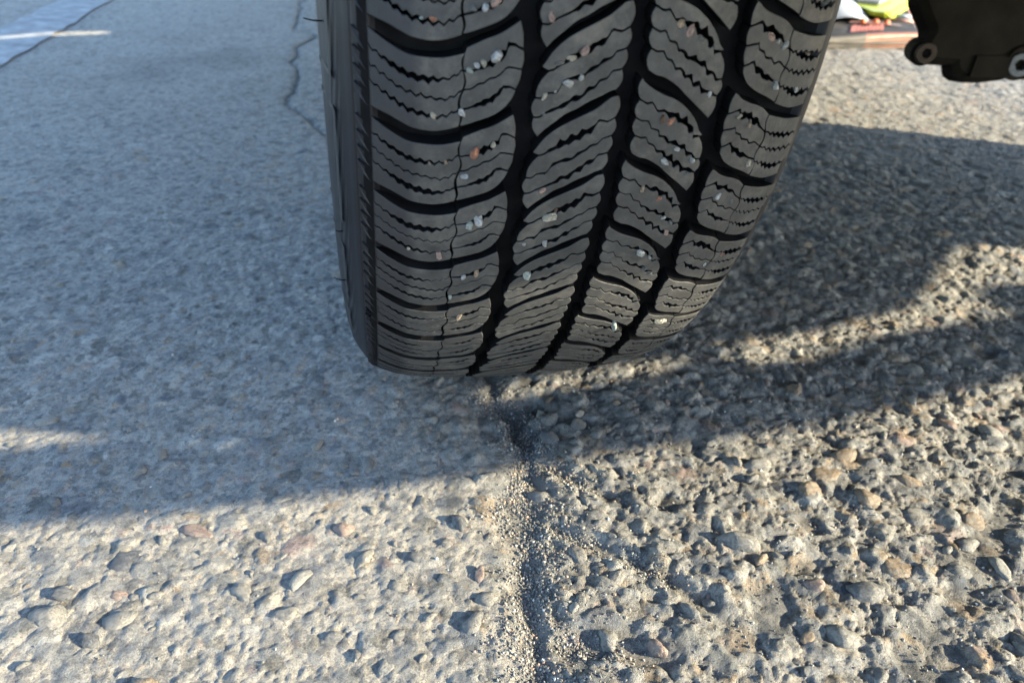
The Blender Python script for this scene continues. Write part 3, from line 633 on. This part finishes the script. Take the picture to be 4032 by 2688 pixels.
def cyl(bm, c, axis, r, L, seg=20, r2=None):
    axis = Vector(axis).normalized(); q = axis.to_track_quat('Z', 'Y').to_matrix().to_4x4(); q.translation = Vector(c)
    bmesh.ops.create_cone(bm, cap_ends=True, segments=seg, radius1=r, radius2=r2 if r2 is not None else r, depth=L, matrix=q)
def bolt(c, mat, r, ax=(-.25, -1, 0.05), L=.03):
    c = Vector(c)-Vector(hs.location); axv = Vector(ax).normalized()
    bm = bmesh.new(); n = 24
    q = axv.to_track_quat('Z', 'Y').to_matrix(); rings = []
    for rr, zz_, seg in ((r, -L, 0), (r, -.001, 0), (r*.93, 0, 0), (r*.50, 0, 0), (r*.42, -.001, 0), (r*.38, -.011, 1)):
        vs = []
        for i in range(n):
            a = 2*math.pi*i/n; k = rr
            if rr < r*.45: k = rr/max(abs(math.cos((a % (math.pi/3))-math.pi/6)), .8)
            vs.append(bm.verts.new(c+q @ Vector((k*math.cos(a), k*math.sin(a), zz_))))
        rings.append(vs)
    for a, b in zip(rings[:-1], rings[1:]):
        for i in range(n): bm.faces.new((a[i], a[(i+1) % n], b[(i+1) % n], b[i]))
    bm.faces.new(rings[-1]); bmesh.ops.recalc_face_normals(bm, faces=bm.faces)
    return bm_obj('bolt', bm, mat, hs, False)
b1 = bolt((.607, .283, .1765), M_rust, .0125); b1['label'] = 'brown rusty socket bolt at the left corner'
b2 = bolt((.752, .285, .165), M_zinc, .0150, (-.5, -1, .0)); b2['label'] = 'dull silvery socket bolt at the right edge'
bm = bmesh.new(); cyl(bm, (.611-.70, .302-.34, .1755-.135), (.4, 1, 0), .0150, .03); bm_obj('boss', bm, M_dark, hs); bm = bmesh.new(); cyl(bm, (.755-.70, .302-.34, .166-.135), (0, 1, 0), .022, .022, 24)
bm_obj('boss', bm, M_dark, hs); bm = bmesh.new(); bmesh.ops.create_cube(bm, size=1, matrix=Matrix.Translation((.725-.70, -.0435, .161-.135)) @ Matrix.Diagonal((.075, .012, .026, 1)))
bm_obj('web', bm, M_dark, hs)

# ------------------------------------------------------------ unseen car stand-in above and beside, added and shaped to cast the shade
car = tag(empty('car_shade_body', (.8, 1.2, .36)), 'unseen shade caster standing in for the parked car over the tyre, out of frame', 'car')
co = Vector((.8, 1.2, .36)); SH = Vector((.8951, -.4204))     # where light landing at a ground point crosses the tray level
NEAR = [(-.60, -.232), (-.31, -.232), (-.2, -.231), (-.09, -.226), (0, -.217), (.09, -.207), (.19, -.2), (.25, -.193), (.36, -.172), (.45, -.153), (.7, -.09), (1.02, 0)]
OUTER = [(x+SH.x, y+SH.y) for x, y in NEAR if x > -.55]+[(1.98, .02)]+[(x+SH.x, y+SH.y) for x, y in ((1.005, .478), (.806, .562), (.652, .605), (.46, .74), (.41, 1.52), (.39, 3.9))]+[ (-.125, 3.6), (-.125, .42), (.128, .40), (.116, -.25), (.116, -.335), (.0, -.345), (.0, -.46), (.116, -.47), (.116, -.652)]  # tray outline worked back from the wanted shadow edges
H1 = [(-.012, -.142), (.04, -.137), (.117, -.121), (.150, -.113), (.168, -.098), (.160, -.092), (.142, -.099), (.086, -.106), (.033, -.116), (-.005, -.130)]  # invented tray openings that let sun strips onto ground and tyre
H4 = [(-.20, -.108), (-.46, -.114), (-.46, -.076), (-.20, -.078)]
H5 = [(-.45, -.163), (-.33, -.161), (-.255, -.155), (-.33, -.138), (-.45, -.135)]
H2 = [(.200, -.104), (.208, -.113), (.278, -.112), (.344, -.085), (.433, -.071), (.538, -.056), (.517, -.030), (.535, -.004), (.56, .006), (.60, .003), (.80, .04), (.80, .09), (.661, .088), (.61, .100), (.575, .094), (.548, .075), (.52, .046), (.490, .018), (.417, -.036), (.303, -.068), (.21, -.079)]
H3 = [(-1.2, .99), (-.78, 1.122), (-.686, 1.190), (-.594, 1.222), (-.600, 1.262), (-.695, 1.232), (-.78, 1.165), (-1.2, 1.04)]
def inside(poly, X, Y):
    p = np.array(poly); ins = np.zeros(X.shape, bool); j = len(p)-1
    for i in range(len(p)):
        c = ((p[i, 1] > Y) != (p[j, 1] > Y)) & (X < (p[j, 0]-p[i, 0])*(Y-p[i, 1])/(p[j, 1]-p[i, 1]+1e-12)+p[i, 0]); ins ^= c; j = i
    return ins
def poly_fill(loops, z, name, mat, parent, thick=.003):
    from mathutils.geometry import tessellate_polygon
    bm = bmesh.new(); tris = tessellate_polygon([[Vector((x, y, 0)) for x, y in lp] for lp in loops])
    vs = [bm.verts.new((x-co.x, y-co.y, z-co.z)) for lp in loops for x, y in lp]
    for t in tris:
        try: bm.faces.new([vs[i] for i in t])
        except ValueError: pass
    g = bmesh.ops.extrude_face_region(bm, geom=list(bm.faces)); bmesh.ops.translate(bm, vec=(0, 0, thick), verts=[v for v in g['geom'] if isinstance(v, bmesh.types.BMVert)])
    bmesh.ops.recalc_face_normals(bm, faces=bm.faces)
    return bm_obj(name, bm, mat, parent)
sh = lambda l: [(x+SH.x, y+SH.y) for x, y in l]
poly_fill([OUTER, sh(H1), sh(H2), sh(H3), sh(H4), sh(H5)], .36, 'shade_tray', M_under, car)  # added unseen tray, cut to place the shadow and light strips
# unseen side panel with wheel arch, added to shade the left, kept low for skylight
xs = -.135; pts = [(.36, .36), (3.6, .36), (3.6, .80), (1.6, .80), (1.0, .79), (-.55, .76), (-.62, .60), (-.60, .42), (-.36, .42)]+[(.37*math.cos(a), .32+.37*math.sin(a)) for a in np.linspace(2.85, .15, 14)]
bm = bmesh.new(); vs = [bm.verts.new((xs-co.x, y-co.y, z-co.z)) for y, z in pts]
ed = [bm.edges.new((vs[i], vs[(i+1) % len(vs)])) for i in range(len(vs))]; bmesh.ops.triangle_fill(bm, use_beauty=True, use_dissolve=False, edges=ed)
g = bmesh.ops.extrude_face_region(bm, geom=list(bm.faces)); bmesh.ops.translate(bm, vec=(.01, 0, 0), verts=[v for v in g['geom'] if isinstance(v, bmesh.types.BMVert)])
bmesh.ops.recalc_face_normals(bm, faces=bm.faces); bm_obj('shade_side_panel', bm, M_body, car)
hood = [(-.124, -.50), (1.1, -.50), (1.1, 1.0), (-.124, 1.0)]
poly_fill([hood], .78, 'shade_bonnet', M_body, car, .01)  # added unseen sheet, trimmed so sun still reaches the tray openings

# ------------------------------------------------------------ things on the asphalt behind the car (upper right)
M_bag = simple('grey_plastic_film', (.055, .048, .042), .8, spec=.15, nscale=12, var=.4, bump=.6, bdist=.006)
M_bagside = simple('pale_grey_film', (.075, .062, .048), .7, nscale=14, var=.35, bump=.6, bdist=.005)
M_orange = simple('orange_print', (.55, .13, .035), .5, nscale=30, var=.15)
M_pale_orange = simple('pale_orange_film', (.26, .075, .025), .45, nscale=16, var=.25, bump=.5, bdist=.004)
M_dull = simple('dull_salmon_print', (.34, .17, .12), .5, nscale=16, var=.25)
M_yel = simple('yellow_plastic', (.30, .34, .012), .45, nscale=30, var=.08)
M_white = simple('white_film', (.34, .35, .37), .5, nscale=24, var=.15, bump=.5, bdist=.004)
M_black = simple('black_hole', (.02, .02, .02), .8)
bag = tag(empty('plastic_bag', (1.2, 1.5, 0)), 'flat grey plastic package with an orange end and orange lettering lying on sunlit asphalt', 'package')
A_, B_, C_, D_ = Vector((.80, 1.24)), Vector((1.395, 1.300)), Vector((1.90, 2.10)), Vector((1.05, 2.25))
nu, nv = 110, 70; su = np.linspace(0, 1, nu); sv = np.linspace(0, 1, nv)**1.6; SU, SV = np.meshgrid(su, sv)
def bagxy(u, v): return (A_.x*(1-u)+B_.x*u)*(1-v)+(D_.x*(1-u)+C_.x*u)*v, (A_.y*(1-u)+B_.y*u)*(1-v)+(D_.y*(1-u)+C_.y*u)*v
def bagz(u, v, x, y):
    e = np.clip(np.minimum(v*90, (1-v)*12), 0, 1)**.5*np.clip(np.minimum(u*12, (1-u)*50), 0, 1)**.45
    return e*(.012+.029*u+.003*fbm(x, y, 9, 3, 5)+.0012*np.sin(y*70+14*x+3*fbm(x, y, 5, 2, 8)))
def bagtop(x, y):
    v = (y-(1.24+.1*(x-.8)))/.90; u = (x-(.8+.25*v))/(.595+.255*v)
    return float(bagz(np.array([[u]]), np.array([[v]]), np.array([[x]]), np.array([[y]]))[0, 0])
X, Y = bagxy(SU, SV); Z = bagz(SU, SV, X, Y)+.001
front = np.clip(1-SV*60, 0, 1); Y = Y+.006*np.sin(np.pi*front)*-1
V = np.stack([X-1.2, Y-1.5, Z], -1); f = gridf(nv, nu); fu = SU.reshape(-1)[f].mean(1); fv = SV.reshape(-1)[f].mean(1)
mi = np.where(fv < .013, 2, 0); mi = np.where(((fv < .02) & (fu > .70)) | (fu > .975), 1, mi)
mesh_obj('film', V.reshape(-1, 3), f, parent=bag, smooth=True, mats=[M_bag, M_pale_orange, M_bagside], mi=mi)
# side folds of the film along the front edge
V = []; F = []; o = 0
for n_ in range(5):
    z0 = .005+.0055*n_
    for i in range(40):
        t = i/39; x_ = .82+.57*t; y_ = 1.24+.1*(x_-.8)-.004-.003*math.sin(i*.23+n_); zz_ = (z0*(.45+.62*t)+.0022*math.sin(i*.17+n_*2))
        V += [(x_-1.2, y_-1.5, max(zz_, .001)), (x_-1.2, y_-1.5-.0025, max(zz_, .001)+.0014), (x_-1.2, y_-1.5, max(zz_, .001)+.003)]
    F += [[o+3*i+j, o+3*i+3+j, o+3*i+4+j, o+3*i+1+j] for i in range(39) for j in (0, 1)]; o += 120
mesh_obj('side_folds', V, F, M_bagside, bag, True)['kind'] = 'stuff'
LL, LR, TL = Vector((1.188, 1.315)), Vector((1.301, 1.335)), Vector((1.267, 1.432))
def quad(a0, a1, b0, b1, V, F, k=4):
    o = len(V)
    for i in range(k):
        for j in range(k):
            p = LL+(LR-LL)*(a0+(a1-a0)*i/(k-1))+(TL-LL)*(b0+(b1-b0)*j/(k-1)); V.append((p.x-1.2, p.y-1.5, bagtop(p.x, p.y)+.004))
    F += [[o+i*k+j, o+(i+1)*k+j, o+(i+1)*k+j+1, o+i*k+j+1] for i in range(k-1) for j in range(k-1)]
quads = [(0, .16, 0, 1.0)]+[(.18+q*.115, .275+q*.115, .06+.04*(q % 2), .58+.25*((q*5) % 3 == 0)) for q in range(7)]
for q in quads:
    V = []; F = []; quad(*q, V, F); mesh_obj('lettering', V, F, M_orange, bag, True)
V = []
for i in range(16):
    t = i/15
    for a, b in (((1.271, 1.452), (1.375, 1.376)), ((1.293, 1.488), (1.406, 1.415))):
        x_ = a[0]*(1-t)+b[0]*t; y_ = a[1]*(1-t)+b[1]*t+.012*math.sin(math.pi*t); V.append((x_-1.2, y_-1.5, bagtop(x_, y_)+.005))
mesh_obj('printed_stripe', V, [[2*i, 2*i+2, 2*i+3, 2*i+1] for i in range(15)], M_dull, bag, True)
# yellow holder resting on the package
yc = tag(empty('yellow_holder', (1.50, 1.65, .037)), 'bright yellow plastic holder with dark round holes lying on the grey package', 'holder')
bot = [(1.47, 1.79, .040), (1.425, 1.605, .038), (1.449, 1.525, .037), (1.470, 1.540, .037), (1.729, 1.815, .040), (1.85, 2.02, .042), (1.56, 2.02, .042)]
top = [(1.354, 1.578, .068), (1.345, 1.470, .066), (1.388, 1.470, .064), (1.415, 1.488, .066), (1.686, 1.774, .072), (1.80, 1.95, .072), (1.45, 1.80, .070)]
mid_ = [(a[0]*.25+b[0]*.75, a[1]*.25+b[1]*.75, (a[2]+b[2])/2) for a, b in zip(bot, top)]
bm = bmesh.new(); RG = [[bm.verts.new(Vector(p)-yc.location) for p in r_] for r_ in (bot, mid_, top)]
for a, b in zip(RG[:-1], RG[1:]):
    for i in range(7): bm.faces.new((a[i], a[(i+1) % 7], b[(i+1) % 7], b[i]))
bm.faces.new(RG[-1]); bm.faces.new(RG[0][::-1]); bmesh.ops.recalc_face_normals(bm, faces=bm.faces); bmesh.ops.triangulate(bm, faces=bm.faces)
bmesh.ops.bevel(bm, geom=[e for e in bm.edges if e.calc_face_angle(0) > .5], offset=.004, segments=2, affect='EDGES'); bm_obj('shell', bm, M_yel, yc, False)
for (x, y, z, nx, ny_) in ((1.390, 1.548, .053, -.9, -.5), (1.420, 1.503, .052, .5, -.85), (1.590, 1.690, .053, .72, -.7)):
    bm = bmesh.new(); bmesh.ops.create_cone(bm, cap_ends=True, segments=14, radius1=.007, radius2=.007, depth=.014, matrix=Matrix.Translation(Vector((x, y, z))-yc.location) @ Vector((nx, ny_, .1)).to_track_quat('Z', 'Y').to_matrix().to_4x4()); bm_obj('hole', bm, M_black, yc)
bm = bmesh.new(); g_ = [bm.verts.new(Vector(p)-yc.location) for p in ((1.375, 1.600, .0705), (1.43, 1.575, .070), (1.56, 1.70, .073), (1.68, 1.88, .0735), (1.47, 1.79, .073))]
bm.faces.new(g_); q_ = bmesh.ops.extrude_face_region(bm, geom=list(bm.faces)); bmesh.ops.translate(bm, vec=(0, 0, .010), verts=[v for v in q_['geom'] if isinstance(v, bmesh.types.BMVert)])
bmesh.ops.recalc_face_normals(bm, faces=bm.faces); bm_obj('grey_inlay', bm, simple('grey_foam', (.16, .16, .16), .8), yc)
# crumpled white wrapper
nu, nv = 30, 30; SU, SV = np.meshgrid(np.linspace(-1, 1, nu), np.linspace(-1, 1, nv)); rr = np.hypot(SU, SV)
X = .105*SU*(1+.1*np.sin(5*SV)); Y = .12*SV*(1+.1*np.sin(4*SU+1)); Z = .050*np.clip(1-rr**3*.7, 0, 1)+.010*fbm(SU+3, SV+3, 2.2, 3, 3)*np.clip(1.3-rr, 0, 1)
wr = tag(empty('wrapper', (1.285, 1.60, .028)), 'crumpled white wrapper with an orange side beside the tyre edge on the grey package', 'wrapper')
f = gridf(nv, nu); keep = rr.reshape(-1)[f].max(1) < 1.2; f = f[keep]; fx = (SU.reshape(-1)[f]-.25*SV.reshape(-1)[f]).mean(1)
mesh_obj('film', np.stack([X, Y, np.maximum(Z, 0)+.006], -1).reshape(-1, 3), f, parent=wr, smooth=True, mats=[M_white, M_orange], mi=(fx < -.45).astype(int))
for n_, (x, y, lb) in enumerate(((1.322, 1.450, 'left orange foam plug under the yellow holder, dimmest of the three'), (1.352, 1.447, 'middle orange foam plug under the front of the yellow holder'), (1.370, 1.434, 'right orange foam plug under the front tip of the yellow holder'))):
    bm = bmesh.new(); bmesh.ops.create_uvsphere(bm, u_segments=14, v_segments=9, radius=.0085)
    for v in bm.verts: v.co.x *= 1.1
    o = bm_obj('foam_plug', bm, M_orange, None, True); o.location = (x-.008*(2-n_), y-.004, .043); tag(o, lb, 'plug', 'orange foam plugs beside the yellow holder')
def stick(name, p, L, r, mat, ang, label, cat):
    bm = bmesh.new(); bmesh.ops.create_cone(bm, cap_ends=True, segments=14, radius1=r, radius2=r, depth=L, matrix=Vector((math.cos(ang), math.sin(ang), 0)).to_track_quat('Z', 'Y').to_matrix().to_4x4())
    bmesh.ops.bevel(bm, geom=[e for e in bm.edges if e.calc_face_angle(0) > 1], offset=r*.3, segments=2, affect='EDGES')
    o = bm_obj(name, bm, mat, None, True); o.location = p; tag(o, label, cat)
stick('white_tube', (1.505, 1.555, .044), .05, .006, M_white, -.7, 'short white tube lying right of the yellow holder on the grey package', 'tube')
stick('pink_stick', (1.462, 1.490, .041), .06, .005, M_dull, -.55, 'thin salmon pink stick lying just in front of the short white tube', 'stick')
